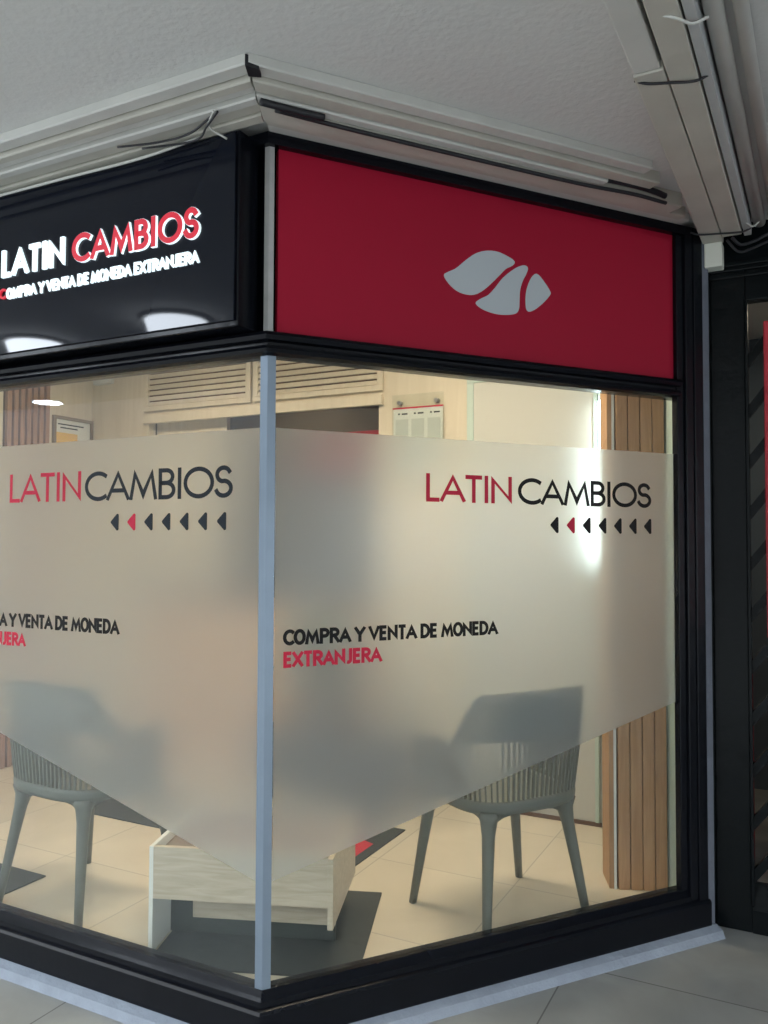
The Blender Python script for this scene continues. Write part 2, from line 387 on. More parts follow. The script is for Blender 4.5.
# slatted wood pillar near the right end of the window
p0 = Vector((.715, 1.34, 0)); pu = Vector((.17, .068, 0)).normalized(); pv = Vector((-pu.y, pu.x, 0)); W = .205
t = empty('slatted_pillar', p0 + Vector((0, 0, FZ))); tag(t, 'tall pillar clad in vertical oak slats at right end inside the window', 'pillar')
finish('core', MB().box(.012, W, .022, .15, FZ, CZ, 0, p0, pu, pv), 'slat_dark', t)
finish('side_panel', MB().box(-.018, .0, -.004, .15, FZ, CZ, 0, p0, pu, pv), 'slat', t)
finish('metal_edge', MB().box(.0, .010, -.006, .03, FZ, CZ, 0, p0, pu, pv), 'oak_edge', t)
for i in range(4):
    a = .016 + i * (W - .016) / 4
    finish('wood_slat', MB().box(a, a + .0445, -.012, .022, FZ, CZ, .003, p0, pu, pv), 'slat', t)
q = p0 + pu * W
mb = MB().prism([tuple(q + pv * .01) , tuple(Vector((.985, 1.325, 0))), (1.0, 1.45, 0), tuple(q + pv * .14)], (0, 0, CZ - FZ))
for v in mb.bm.verts: v.co.z += FZ
struct('trim_1', mb, 'mint', 'pale mint strip of wall between slatted pillar and black jamb')

# reddish slats, picture and sensor on the left
t = empty('slatted_wall_panel', (LX, 1.5, FZ)); tag(t, 'reddish brown slatted wood panel on the left wall', 'wall panel')
finish('backing', MB().box(LX, LX + .012, 1.34, 1.67, FZ, CZ), 'slat_dark', t)
for i in range(7):
    a = 1.345 + i * .0465
    finish('wood_slat', MB().box(LX + .012, LX + .035, a, a + .03, FZ, CZ, .003), 'slat_red', t)
t = empty('framed_notice', (LX, 1.88, 1.75)); tag(t, 'framed white and yellow notice on the left wall', 'picture')
f = MB()
for a in ((1.70, 1.72, 1.75, 2.255), (2.005, 2.025, 1.75, 2.255), (1.72, 2.005, 1.75, 1.77), (1.72, 2.005, 2.235, 2.255)): f.box(LX, LX + .02, *a)
finish('picture_frame', f, 'wood_frame', t)
finish('paper', MB().box(LX, LX + .008, 1.72, 2.005, 1.77, 2.235), 'paper', t)
finish('yellow_print', MB().box(LX + .008, LX + .009, 1.73, 1.90, 1.95, 2.15).box(LX + .008, LX + .009, 1.90, 1.98, 1.95, 2.11), 'yellow', t)
f = MB()
for k, (a, b) in enumerate(((1.74, 1.95), (1.76, 1.90))): f.box(LX + .008, LX + .0095, a, b, 2.20 - k * .022, 2.208 - k * .022)
finish('print_lines', f, 'vdark', t)
t = empty('wall_sensor', (-2.755, BY, 2.5)); tag(t, 'small white square sensor box high on the beige back wall', 'sensor')
finish('housing', MB().box(-2.84, -2.68, BY - .035, BY, 2.495, 2.62, .006), 'pvc', t)
finish('lens', MB().tube([(-2.765, BY - .034, 2.575), (-2.765, BY - .044, 2.575)], .022, 20), 'pvc_grey', t)

# rates board
t = empty('rates_board', (-.45, BY, 1.85)); tag(t, 'clear acrylic board with printed sheets and red line on back wall', 'notice board')
x0, x1 = -.60, -.296
f = MB().box(x0, x1, BY - .022, BY - .018, 1.80, 2.25, .001); finish('acrylic_sheet', f, 'glass', t)
finish('printed_sheet', MB().box(x0 + .006, x1 - .006, BY - .016, BY - .014, 1.81, 2.172), 'paper', t)
finish('red_line', MB().box(x0 + .002, x1 - .002, BY - .018, BY - .016, 2.172, 2.18), 'vred', t)
for x in (x0 + .045, x1 - .04): finish('standoff', MB().tube([(x, BY, 2.205), (x, BY - .032, 2.205)], .012, 14), 'steel', t)
for k in range(3):
    a = x0 + .035 + k * .095
    finish('print_mark', MB().box(a, a + .010, BY - .0175, BY - .016, 2.140, 2.149), 'vdark', t)
    finish('print_mark', MB().box(a + .022, a + .056, BY - .0175, BY - .016, 2.140, 2.148), 'vdark', t)
for k in range(3):
    a = x0 + .02 + k * .095
    finish('rate_sheet', MB().box(a, a + .075, BY - .0175, BY - .016, 1.86, 2.115), 'paper_grey', t)

# interior ceiling lights
OFF = (-1.9, 2.75, 'added unseen ceiling light brightening the back office')  # unseen lamp added to give the office a warmer, lighter tone
PAS = (1.95, 2.6, 'added unseen ceiling light brightening the passage behind the gate')  # unseen lamp added so the bars stand dark against a lighter passage
for i, (x, y, lab) in enumerate(((-1.75, 1.05, 'square ceiling light above the left chair'), (-.35, 1.05, 'square ceiling light above the coffee table'), (.20, 1.05, 'square ceiling light above the right chair'), OFF, PAS)):
    t = empty('ceiling_light', (x, y, CZ)); tag(t, lab, 'light', 'ceiling lights inside')
    s = .17 if y < 2 else .10
    finish('light_frame', MB().box(x - s - .02, x + s + .02, y - s - .02, y - s, CZ - .02, CZ).box(x - s - .02, x + s + .02, y + s, y + s + .02, CZ - .02, CZ).box(x - s - .02, x - s, y - s, y + s, CZ - .02, CZ).box(x + s, x + s + .02, y - s, y + s, CZ - .02, CZ), 'pvc', t)
    finish('diffuser', MB().box(x - s, x + s, y - s, y + s, CZ - .014, CZ - .004), 'lamp_on', t)

# ================================================================= SHOP WINDOWS
def fpt(U, O, u, o, z): return U * u + O * o + Vector((0, 0, z))
def wbox(mb, U, O, u0, u1, o0, o1, z0, z1, bev=.0): return mb.box(u0, u1, o0, o1, z0, z1, bev, Vector((0, 0, 0)), U, O)
def rail(mb, U, O, u0, u1, prof, miter=True, corner='a'):
    """profile of (o, z) points swept along U between u0 and u1; the end at the corner is mitred"""
    k = math.tan(math.radians(26.35))
    a, b = [], []
    for o, z in prof:
        ua, ub = u0, u1
        if miter:
            if corner == 'a': ua = u0 - o * k
            else: ub = u1 + o * k
        a.append(mb.bm.verts.new(fpt(U, O, ua, o, z))); b.append(mb.bm.verts.new(fpt(U, O, ub, o, z)))
    n = len(prof); fs = [mb.bm.faces.new(a), mb.bm.faces.new(b[::-1])]
    for i in range(n): fs.append(mb.bm.faces.new((a[i], b[i], b[(i + 1) % n], a[(i + 1) % n])))
    mb._tag(fs); return mb

BOT = [(-.03, .025), (.045, .025), (.045, .120), (.040, .128), (.030, .132), (.030, .150), (.022, .158), (.010, .172), (-.03, .172)]
TRN = [(-.03, 1.995), (.012, 1.995), (.028, 2.002), (.033, 2.012), (.028, 2.022), (.016, 2.025), (.016, 2.034), (.036, 2.038), (.042, 2.050), (.036, 2.060), (.02, 2.066), (-.03, 2.066)]
TOPR = [(-.03, 2.618), (.03, 2.618), (.034, 2.65), (-.03, 2.65)]
def window(name, label, U, O, u0, u1, corner):
    w = empty(name, fpt(U, O, (u0 + u1) / 2, 0, 0)); tag(w, label, kind='structure')
    finish('bottom_rail', rail(MB(), U, O, u0, u1 - (.05 if corner == 'a' else 0), BOT, True, corner), 'black', w)
    u1_ = u1; u1 = u1 - .055 if corner == 'a' else u1
    finish('transom', rail(MB(), U, O, u0, u1 - (.11 if corner == 'a' else 0), TRN, True, corner), 'black', w)
    finish('top_rail', rail(MB(), U, O, u0, u1, TOPR, True, corner), 'black', w)
    finish('kerb', rail(MB(), U, O, u0, u1 + (.03 if corner == 'a' else 0), [(-.03, 0), (.085, 0), (.072, .024), (.045, .036), (-.03, .036)], True, corner), 'kerb', w)
    return w
wl = window('window_1', 'left shop window with black frame and frosted film', LU, LO, -2.9, 0, 'b')
wr = window('window_2', 'right shop window with black frame and frosted film', RU, RO, 0, 1.76, 'a')
finish('jamb', wbox(wbox(wbox(MB(), RU, RO, 1.585, 1.62, -.006, .022, .172, 2.618, .004), RU, RO, 1.62, 1.66, -.012, .032, .132, 2.618, .005), RU, RO, 1.66, 1.705, -.03, .036, .03, 2.65, .004), 'black', wr)
finish('caulk_strip', wbox(MB(), RU, RO, 1.705, 1.738, -.03, .036, .0, 2.62, .006), 'caulk', wr)
finish('jamb', wbox(MB(), LU, LO, -2.96, -2.88, -.03, .045, .03, 2.65, .004), 'black', wl)
finish('glass_pane', wbox(MB(), LU, LO, -2.88, -.014, -.006, 0, .168, 2.0), 'glass', wl)
finish('glass_pane', wbox(MB(), RU, RO, .014, 1.59, -.006, 0, .168, 2.0), 'glass', wr)

# corner post
mb = MB()
def post_loop(s, o, z):
    P = [fpt(LU, LO, -s, 0, z), fpt(LU, LO, -s, o, z), None, fpt(RU, RO, s, o, z), fpt(RU, RO, s, 0, z), fpt(RU, RO, s * .5, -.02, z), fpt(LU, LO, -s * .5, -.02, z)]
    k = math.tan(math.radians(26.35)); P[2] = fpt(LU, LO, o * k, o, z)
    return P
mb.prism(post_loop(.0215, .008, .160), (0, 0, 1.84))
cp = finish('corner_post', mb, 'alu'); centre_origin(cp); tag(cp, 'slim grey aluminium post at the corner between both windows', 'post')
mb = MB().prism(post_loop(.011, .010, 2.064), (0, 0, .556))
thing('corner_post', mb, 'alu_old', 'weathered pale metal post between black sign and red panel', 'post')

# backing behind the signs
mb = MB(); rail(mb, LU, LO, -2.9, 0, [(-.06, 2.0), (-.03, 2.0), (-.03, CZ), (-.06, CZ)], False); struct('trim_2', mb, 'black', 'black boarding behind the black sign')
mb = MB(); rail(mb, RU, RO, 0, 1.72, [(-.06, 2.0), (-.03, 2.0), (-.03, CZ), (-.06, CZ)], False); struct('trim_3', mb, 'black', 'black boarding behind the red panel')

# frosted films
def film(win, U, O, pts, sgn):
    loop = [fpt(U, O, u, .001, z) for u, z in pts]
    return finish('frosted_film', MB().prism(loop, O * .001), 'film', win)
fl = film(wl, LU, LO, [(-2.86, 1.785), (-.026, 1.785), (-.026, .470), (-1.131, .777), (-2.0, .95), (-2.86, 1.0)], -1)
fr = film(wr, RU, RO, [(.026, 1.785), (1.583, 1.785), (1.583, .860), (.026, .470)], 1)
fb = .0021
finish('red_lettering', text_mb(MB(), 'LATIN', -1.106, -.748, 1.583, .100, .0135, .0006, fb, LU, LO), 'vred', fl)
finish('dark_lettering', text_mb(MB(), 'CAMBIOS', -.735, -.122, 1.581, .098, .0135, .0006, fb, LU, LO), 'vdark', fl)
finish('black_lettering', text_mb(MB(), 'COMPRA Y VENTA DE MONEDA', -1.318, -.570, 1.148, .049, .0108, .0006, fb, LU, LO, True), 'vblack', fl)
finish('red_lettering', text_mb(MB(), 'EXTRANJERA', -1.318, -1.006, 1.083, .047, .0105, .0006, fb, LU, LO, True), 'vred', fl)
finish('red_lettering', text_mb(MB(), 'LATIN', .524, .860, 1.580, .091, .0135, .0006, fb, RU, RO), 'vred', fr)
finish('dark_lettering', text_mb(MB(), 'CAMBIOS', .880, 1.472, 1.579, .091, .0135, .0006, fb, RU, RO), 'vblack', fr)
finish('black_lettering', text_mb(MB(), 'COMPRA Y VENTA DE MONEDA', .055, .800, 1.145, .047, .0105, .0006, fb, RU, RO, True), 'vblack', fr)
finish('red_lettering', text_mb(MB(), 'EXTRANJERA', .055, .374, 1.080, .047, .0105, .0006, fb, RU, RO, True), 'vred', fr)
def arrows(parent, U, O, ua, ub, z, h, dark):
    for i in range(7):
        c = ua + (ub - ua) * i / 6; w = .038
        core = [(-w, 0), (0, h / 2), (0, -h / 2)]; r = .0055
        ins = [(-w + r * 1.7, 0), (-r, h / 2 - r * 1.7), (-r, -h / 2 + r * 1.7)]
        loop = []
        for k, (x, y) in enumerate(ins):
            mid = {0: 180, 1: 55, 2: -55}[k]; sp = {0: 58, 1: 62, 2: 62}[k]
            seq = [mid + sp * (1 - 2 * j / 6) for j in range(7)]
            for a in seq: loop.append((c + w / 2 + x + r * math.cos(math.radians(a)), z + y + r * math.sin(math.radians(a))))
        o = finish('arrow_mark', MB().prism([fpt(U, O, u, fb, zz) for u, zz in loop], O * .0006), 'vred' if i == 1 else dark, parent)
        if i == 1: o['label'] = 'red arrow mark'
arrows(fl, LU, LO, -.600, -.165, 1.511, .062, 'vdark')
arrows(fr, RU, RO, 1.030, 1.452, 1.511, .064, 'vblack')

# red panel with emblem
t = empty('red_sign', fpt(RU, RO, .8, 0, 2.066)); tag(t, 'red sign panel with a pale three-piece emblem above the right window', 'sign')
finish('panel', wbox(MB(), RU, RO, .026, 1.585, -.028, .004, 2.062, 2.620), 'red', t)
def catmull(P, n=8):
    out = []; m = len(P)
    for i in range(m):
        p0, p1, p2, p3 = [Vector(P[(i + k) % m]) for k in (-1, 0, 1, 2)]
        for j in range(n):
            s = j / n; out.append(.5 * ((2 * p1) + (p2 - p0) * s + (2 * p0 - 5 * p1 + 4 * p2 - p3) * s * s + (3 * p1 - p0 - 3 * p2 + p3) * s ** 3))
    return out
LOGO = [[(0.5909, 2.3226), (0.6026, 2.332), (0.6358, 2.3505), (0.6769, 2.3861), (0.7148, 2.413), (0.757, 2.4276), (0.7997, 2.4303), (0.8391, 2.4211), (0.8629, 2.4113), (0.8669, 2.4018), (0.8549, 2.3899), (0.8311, 2.3763), (0.8074, 2.3527), (0.7762, 2.3217), (0.7453, 2.2942), (0.7147, 2.2749), (0.6845, 2.2682), (0.647, 2.2723), (0.6174, 2.2876), (0.5953, 2.309)], [(0.7117, 2.2457), (0.73, 2.2612), (0.7607, 2.2785), (0.7878, 2.3067), (0.8153, 2.3405), (0.8469, 2.3685), (0.8788, 2.3901), (0.907, 2.4004), (0.9216, 2.3931), (0.915, 2.3718), (0.8988, 2.3423), (0.8891, 2.3106), (0.8866, 2.2766), (0.8849, 2.2494), (0.8744, 2.2313), (0.8466, 2.2218), (0.7994, 2.2173), (0.7529, 2.2227), (0.7223, 2.2339)], [(0.9517, 2.3771), (0.9681, 2.3747), (0.9928, 2.3522), (1.0135, 2.3276), (1.016, 2.3142), (0.9926, 2.2871), (0.9595, 2.2589), (0.9309, 2.2431), (0.9155, 2.2479), (0.9115, 2.2731), (0.9132, 2.3037), (0.9206, 2.3319), (0.9353, 2.3611)]]
for pl in LOGO:
    finish('emblem_piece', MB().prism([fpt(RU, RO, p.x, .0042, p.y) for p in catmull(pl)], RO * .001), 'logo', t)

# black sign box with lit letters
t = empty('sign_box', (-1.5, -.05, 2.07)); tag(t, 'black illuminated sign box reading LATIN CAMBIOS above the left window', 'sign')
finish('box_body', MB().box(-2.9, -.040, -.094, .0, 2.068, 2.640, .003), 'black', t)
fc = finish('sign_face', MB().box(-2.895, -.050, -.102, -.094, 2.085, 2.634, .002), 'sign_black', t)
fo = .102
def lit(txt, u0, u1, z0, h, th, front, back='lit_white', d=.009):
    finish('letter_sides', text_mb(MB(), txt, u0, u1, z0 - .001, h + .002, th + .002, d, fo, LU, LO, th < .01, .10), back, fc)
    finish('lettering', text_mb(MB(), txt, u0, u1, z0, h, th, .0010, fo + d + .0003, LU, LO, th < .01, .10), front, fc)
lit('LATIN', -1.030, -.722, 2.346, .092, .0145, 'lit_white')
lit('CAMBIOS', -.690, -.166, 2.342, .094, .0170, 'lit_red')
finish('lettering', text_mb(MB(), 'C', -1.041, -1.008, 2.272,   .036, .0070, .007, fo, LU, LO, True), 'lit_red', fc)
lit('OMPRA Y VENTA DE MONEDA EXTRANJERA', -1.005, -.174, 2.269, .037, .0060, 'lit_white', d=.006)

# ================================================================= CABLE DUCTS
BI = Vector((math.cos(math.radians(-63.65)), math.sin(math.radians(-63.65)), 0)); CB = math.cos(math.radians(26.35))
def duct(side, o0, o1, zb, zt, end, label, m='pvc', lip=.004, start=0.0, group='cable ducts along the shop front'):
    U, O = (LU, LO) if side == 'L' else (RU, RO)
    def pt(u, o, z):
        return fpt(U, O, u, o, z)
    k = math.tan(math.radians(26.35)); sg = -1 if side == 'L' else 1
    prof = [(o0, zt), (o0, zb + lip), (o0 + lip, zb), (o1 - lip, zb), (o1, zb + lip), (o1, zt)]
    a, b = [], []
    mbb = MB()
    for o, z in prof:
        ua = (-o * k + .003 if start == 0 else start) * sg
        ub = end
        a.append(mbb.bm.verts.new(pt(ua, o, z))); b.append(mbb.bm.verts.new(pt(ub, o, z)))
    n = len(prof); mbb.bm.faces.new(a); mbb.bm.faces.new(b[::-1])
    for i in range(n): mbb.bm.faces.new((a[i], b[i], b[(i + 1) % n], a[(i + 1) % n]))
    e = thing('cable_duct', mbb, m, label, 'cable duct', group)
    return e
# right-hand run (offset from the glass, underside, top)
duct('R', .292, .338, 2.652, CZ - .001, 1.17, 'outermost white cable duct above the red panel, against the ceiling')
duct('R', .236, .287, 2.640, CZ - .001, 1.25, 'second, off-white cable duct from the outside above the red panel', 'pvc_warm')
duct('R', .198, .232, 2.634, CZ - .001, 1.08, 'white cable duct ending short beside a dark gap above red panel')
duct('R', .118, .196, 2.630, CZ - .001, 1.44, 'wide aged beige cable duct above the red panel, beside black cable', 'pvc_warm')
duct('R', .078, .114, 2.642, CZ - .001, 1.54, 'narrow aged cable duct above the red panel, second from the wall', 'pvc_warm')
duct('R', .016, .074, 2.651, CZ - .001, 1.60, 'innermost white cable duct resting on the red panel frame')
# left-hand run
duct('L', .292, .338, 2.652, CZ - .001, -2.9, 'outermost white cable duct above the black sign, against the ceiling')
duct('L', .254, .287, 2.640, CZ - .001, -2.9, 'second, off-white cable duct from the outside above the black sign', 'pvc_warm')
duct('L', .222, .250, 2.648, CZ - .001, -2.9, 'third white cable duct from the outside above the black sign')
duct('L', .186, .218, 2.636, CZ - .001, -2.9, 'fourth white cable duct from the outside above the black sign')
duct('L', .138, .182, 2.645, CZ - .001, -2.9, 'aged beige cable duct above the black sign, fifth from outside', 'pvc_warm')
duct('L', .094, .134, 2.640, CZ - .001, -2.9, 'innermost beige cable duct just in front of the black sign box', 'pvc_warm')
for s_ in ():
    pass
thing('corner_gap_block', MB().prism([tuple(BI * .382 + LU * -.006 + Vector((0, 0, 2.644))), tuple(BI * .374 + RU * .030 + Vector((0, 0, 2.644))), tuple(BI * .338 + RU * .030 + Vector((0, 0, 2.644))), tuple(BI * .332 + LU * -.006 + Vector((0, 0, 2.644)))], (0, 0, .030)), 'cable', 'small black block in place of the dark gap where outer ducts meet', 'joint')  # solid black piece put in for the dark void at the duct mitre

def wire(name, pts, r, m, label, cat='cable', group=None, n=8):
    P = [Vector(p) for p in pts]; Q = [P[0] * 2 - P[1]] + P + [P[-1] * 2 - P[-2]]; out = []
    for i in range(1, len(Q) - 2):
        p0, p1, p2, p3 = Q[i - 1:i + 3]
        for j in range(n):
            s = j / n; out.append(.5 * ((2 * p1) + (p2 - p0) * s + (2 * p0 - 5 * p1 + 4 * p2 - p3) * s * s + (3 * p1 - p0 - 3 * p2 + p3) * s ** 3))
    out.append(P[-1])
    return thing(name, MB().tube(out, r, 8), m, label, cat, group)
R_ = lambda u, o, z: fpt(RU, RO, u, o, z)
L_ = lambda u, o, z: fpt(LU, LO, u, o, z)
wire('power_cable', [R_(-.05, .205, 2.622), R_(.1, .196, 2.624), R_(.35, .194, 2.624), R_(.7, .195, 2.624), R_(1.0, .198, 2.624), R_(1.2, .216, 2.622), R_(1.34, .222, 2.615)], .0065, 'cable', 'black cable sagging along the ducts above the red panel', group=None)
wire('power_cable', [R_(1.085, .216, 2.650), R_(1.18, .218, 2.652), R_(1.28, .22, 2.648), R_(1.34, .22, 2.640)], .010, 'cable', 'thick black cable in the dark gap at right end of ducts')
wire('power_cable', [R_(-.098, .222, 2.626), R_(-.02, .222, 2.624), R_(.085, .222, 2.624)], .010, 'cable', 'short black tube in place of the dark opening between corner ducts')  # black tube standing in for the dark slot between the ducts, no cable
wire('thin_wire', [L_(-.06, .20, 2.632), L_(-.16, .175, 2.618), L_(-.28, .170, 2.622), L_(-.42, .19, 2.630)], .0032, 'cable', 'thin black wire looping under the ducts left of the corner')
wire('thin_wire', [L_(-.02, .22, 2.628), L_(-.09, .18, 2.622), L_(-.17, .14, 2.615), L_(-.36, .15, 2.630)], .0032, 'cable', 'thin black wire sagging lowest beside the corner above black sign')
wire('thin_wire', [L_(-.03, .225, 2.630), L_(-.09, .17, 2.625), L_(-.07, .115, 2.610)], .003, 'wire', 'short white wire hanging at the corner above the black sign')
wire('thin_wire', [L_(-.16, .122, 2.632), L_(-.4, .118, 2.622), L_(-.75, .115, 2.628), L_(-1.3, .114, 2.634)], .0045, 'wire', 'long white wire running along the top of the black sign')

# big ducts crossing below the ceiling on the right, running away from the viewer
def skew(o):
    R0 = Matrix.Rotation(-.021, 4, 'Z'); c = Vector((1.1, .25, 0)); o.location = c + R0 @ (o.location - c); o.rotation_euler.z = -.021; return o
def yduct(x0, x1, zb, zt, y0, y1, label, m='pvc', r=.004):
    return skew(thing('cable_duct', MB().box(x0, x1, y0, y1, zb, zt, r), m, label, 'cable duct', 'large ducts crossing the ceiling on the right'))
yduct(1.042, 1.106, 2.598, CZ - .001, -2.6, .06, 'near half of the large white duct left of all crossing ducts')
t = empty('cable_duct', (1.075, .7, 2.585)); tag(t, 'large beige duct with white end cap turning down at gate post', 'cable duct', 'large ducts crossing the ceiling on the right')
finish('duct_body', MB().box(1.040, 1.113, .062, 1.36, 2.594, CZ - .001, .004), 'pvc_warm', t)
finish('end_cap', MB().box(1.046, 1.110, 1.335, 1.40, 2.500, 2.594, .005), 'pvc_cap', t)
skew(t)
yduct(1.116, 1.182, 2.594, CZ - .001, -2.6, 1.30, 'wide beige duct directly right of the duct with end cap', 'pvc_warm')
yduct(1.187, 1.212, 2.600, CZ - .001, -2.6, 1.34, 'narrow grey duct between wide duct and round pipe', 'pvc_grey')
def pipe(x, r, label, m):
    skew(thing('conduit_pipe', MB().tube([(x, -2.6, CZ - r - .006), (x, 1.36, CZ - r - .006)], r, 16), m, label, 'pipe', 'round conduit pipes on the ceiling'))
pipe(1.238, .022, 'thicker round pale pipe right of the rectangular ducts', 'pvc')
pipe(1.292, .017, 'thinner round pale pipe, rightmost on the ceiling', 'pvc')
def strap(y, label, m='cable', x0=1.035, x1=1.20, z=2.590):
    wire('cable_tie', [(x0, y - .03, z + .01), (x0 + .03, y - .02, z), ((x0 + x1) / 2, y, z - .001), (x1 - .03, y + .02, z), (x1, y + .03, z + .012)], .0035, m, label, 'cable tie')
strap(.12, 'black tie strapped across the beige ducts near the duct joint')
strap(1.24, 'black tie strapped round the ducts near their far end', x1=1.235)
strap(-.12, 'short white string tied across the two middle ducts', 'wire', 1.13, 1.225)
wire('thin_wire', [(1.17, 1.29, 2.585), (1.20, 1.31, 2.56), (1.25, 1.33, 2.575), (1.30, 1.35, 2.60), (1.42, 1.37, 2.615)], .006, 'cable', 'tangle of black cable below the pipe ends above the gate')
wire('thin_wire', [(1.15, 1.32, 2.59), (1.19, 1.34, 2.545), (1.24, 1.35, 2.555), (1.32, 1.36, 2.58), (1.5, 1.37, 2.60)], .005, 'cable', 'lower black cable hanging above the gate header')
wire('thin_wire', [(1.225, 1.2, 2.60), (1.245, 1.22, 2.59), (1.265, 1.24, 2.61)], .003, 'wire', 'small white clip wire under the round pipes')

# ================================================================= METAL GATE
GY = 1.42
t = empty('metal_gate', (1.7, GY, 0)); tag(t, 'black metal gate with diagonal bars right of the shop window', 'gate')
finish('gate_post', MB().box(1.078, 1.205, GY, GY + .07, .0, 2.50, .006), 'gate_black', t)
finish('post_rib', MB().box(1.048, 1.062, GY + .0, GY + .05, .0, 2.50, .004).box(1.066, 1.080, GY - .01, GY + .05, .0, 2.50, .004), 'gate_black', t)
finish('post_lip', MB().box(1.203, 1.214, GY - .008, GY + .06, .10, 2.385, .003), 'gate_black', t)
finish('gate_header', MB().box(1.064, 2.5, GY, GY + .07, 2.50, CZ, .004).box(1.205, 2.5, GY + .005, GY + .065, 2.38, 2.50, .004).box(1.07, 2.5, GY - .014, GY, 2.515, 2.535, .003).box(1.07, 2.5, GY - .010, GY, 2.47, 2.485, .003), 'gate_black', t)
finish('gate_sill', MB().prism([(1.205, GY + .065, .0), (1.205, GY + .0, .0), (1.205, GY + .0, .085), (1.205, GY + .05, .17), (1.205, GY + .065, .17)], (1.3, 0, 0)), 'gate_black', t)
finish('gate_stile', MB().box(2.40, 2.5, GY, GY + .07, 0, 2.5, .004), 'gate_black', t)
z = .17 - 1.3 * 1.19 + .03
x0, x1 = 1.212, 2.40
while z < 2.38:
    za, zb = z, z + 1.3 * (x1 - x0); xa, xb = x0, x1
    if za < .19: xa = x0 + (.19 - za) / 1.3; za = .19
    if zb > 2.36: xb = x0 + (2.36 - z) / 1.3; zb = 2.36
    if xb - xa > .04:
        h = .026
        finish('diagonal_bar', MB().prism([(xa, GY + .012, za - h), (xb, GY + .012, zb - h), (xb, GY + .012, zb + h), (xa, GY + .012, za + h)], (0, .03, 0)), 'gate_black', t)
    z += .194
thing('red_banner', MB().box(1.268, 1.75, GY - .035, GY - .02, 1.10, 2.285, .006), 'banner', 'tall red board hanging on the front of the gate', 'banner')
# passage behind the gate
struct('wall_passage', MB().box(1.06, 3.4, 3.4, 3.5, 0, CZ).box(3.3, 3.4, GY + .07, 3.4, 0, CZ), 'hall', 'dark wall of the passage behind the gate')
struct('wall_front', MB().box(2.5, 14, GY, GY + .1, 0, CZ), 'hall', 'dark wall right of the gate')
thing('display_board', MB().box(1.30, 1.62, 2.6, 2.63, .80, 1.28, .004), 'pale_blue', 'pale blue board behind the gate bars', 'board')
thing('display_board', MB().box(1.285, 1.31, 2.0, 2.03, 1.95, 2.45, .002), 'pale_blue', 'narrow pale strip behind the top opening of the gate', 'board')
thing('red_box', MB().box(1.30, 1.75, 2.2, 2.5, 0, .86, .01), 'banner', 'red box standing in the passage behind the gate', 'box')

# ================================================================= FURNITURE
# coffee table (local frame: u along its front, v away from the window)
TO = Vector((-.528, .103, 0)); TU = Vector((math.cos(math.radians(20.3)), math.sin(math.radians(20.3)), 0)); TV = Vector((-TU.y, TU.x, 0))
tt = empty('coffee_table', TO + TU * .3 + TV * .25 + Vector((0, 0, FZ)), math.radians(20.3)); tag(tt, 'low pale oak coffee table with open base behind the corner post', 'table')
tb = lambda *a: MB().box(*a, O=TO, U=TU, V=TV)
TW, TD = .612, .46
finish('side_panel', tb(0, .014, 0, TD, FZ + .006, .450, .001), 'oak_edge', tt)
finish('front_board', tb(.014, TW - .018, 0, .018, .282, .450, .001), 'oak', tt)
finish('side_panel', tb(TW - .018, TW, -.002, TD, .215, .438, .001), 'oak', tt)
finish('back_board', tb(.014, TW - .018, TD - .018, TD, .215, .450, .001), 'oak', tt)
finish('tray_bottom', tb(.014, TW - .018, .018, TD - .018, .405, .418, .001), 'brown_in', tt)
finish('lower_board', tb(.10, TW - .018, .140, .158, .165, .300, .001), 'oak', tt)
finish('plinth_panel', tb(.014, TW - .020, .160, .172, FZ + .006, .300, .001), 'plinth', tt)
thing('rug', MB().box(.02, .70, -.07, .56, FZ, FZ + .006, O=TO, U=TU, V=TV), 'mat_dark', 'dark rug under the coffee table', 'rug')
def fmat(x0, x1, y0, y1, lab): return thing('floor_mat', MB().box(x0, x1, y0, y1, FZ, FZ + .006, .001), 'mat_dark', lab, 'mat', 'dark floor mats')
fmat(-1.9, -1.334, .03, .385, 'dark floor mat under the left chair, beside the left window')
fmat(-1.85, -1.285, 1.02, 1.50, 'dark floor mat behind the left chair')
fm = empty('floor_mat', (-.54, 1.28, FZ)); tag(fm, 'black floor mat with a red print behind the coffee table', 'mat', 'dark floor mats')
finish('mat_base', MB().box(-.83, -.285, 1.03, 1.535, FZ, FZ + .006, .001), 'mat_dark', fm)
finish('red_print', MB().prism([(-.62, 1.16, FZ + .006), (-.33, 1.12, FZ + .006), (-.33, 1.30, FZ + .006), (-.42, 1.33, FZ + .006), (-.40, 1.22, FZ + .006), (-.62, 1.30, FZ + .006)], (0, 0, .0015)), 'banner', fm)

# low grey cabinet with plant
t = empty('low_cabinet', (-.77, 1.8, FZ)); tag(t, 'low dark grey cabinet against the back wall under the plant', 'cabinet')
finish('body', MB().box(-1.20, -.36, 1.62, 1.90, FZ + .03, .44, .004), 'grey_cab', t)
finish('plinth', MB().box(-1.17, -.39, 1.65, 1.88, FZ, FZ + .03), 'black', t)
finish('cabinet_top', MB().box(-1.22, -.34, 1.60, 1.91, .44, .46, .003), 'grey_cab', t)
for a, b in ((-1.19, -.785), (-.775, -.37)):
    dr = finish('door', MB().box(a, b, 1.604, 1.62, FZ + .04, .43, .003), 'grey_cab', t)
    hx = b - .05 if a < -1 else a + .03
    finish('handle', MB().box(hx, hx + .015, 1.594, 1.604, .30, .36, .002), 'steel', dr)
t = empty('potted_plant', (-.89, 1.75, .46)); tag(t, 'green leafy plant in a dark pot on the low cabinet', 'plant')
pt_ = finish('pot', MB().lathe([(.055, 0), (.075, .10), (.078, .11), (.066, .11), (.06, .09)], (-.89, 1.75, .46), 24), 'grey_cab', t)
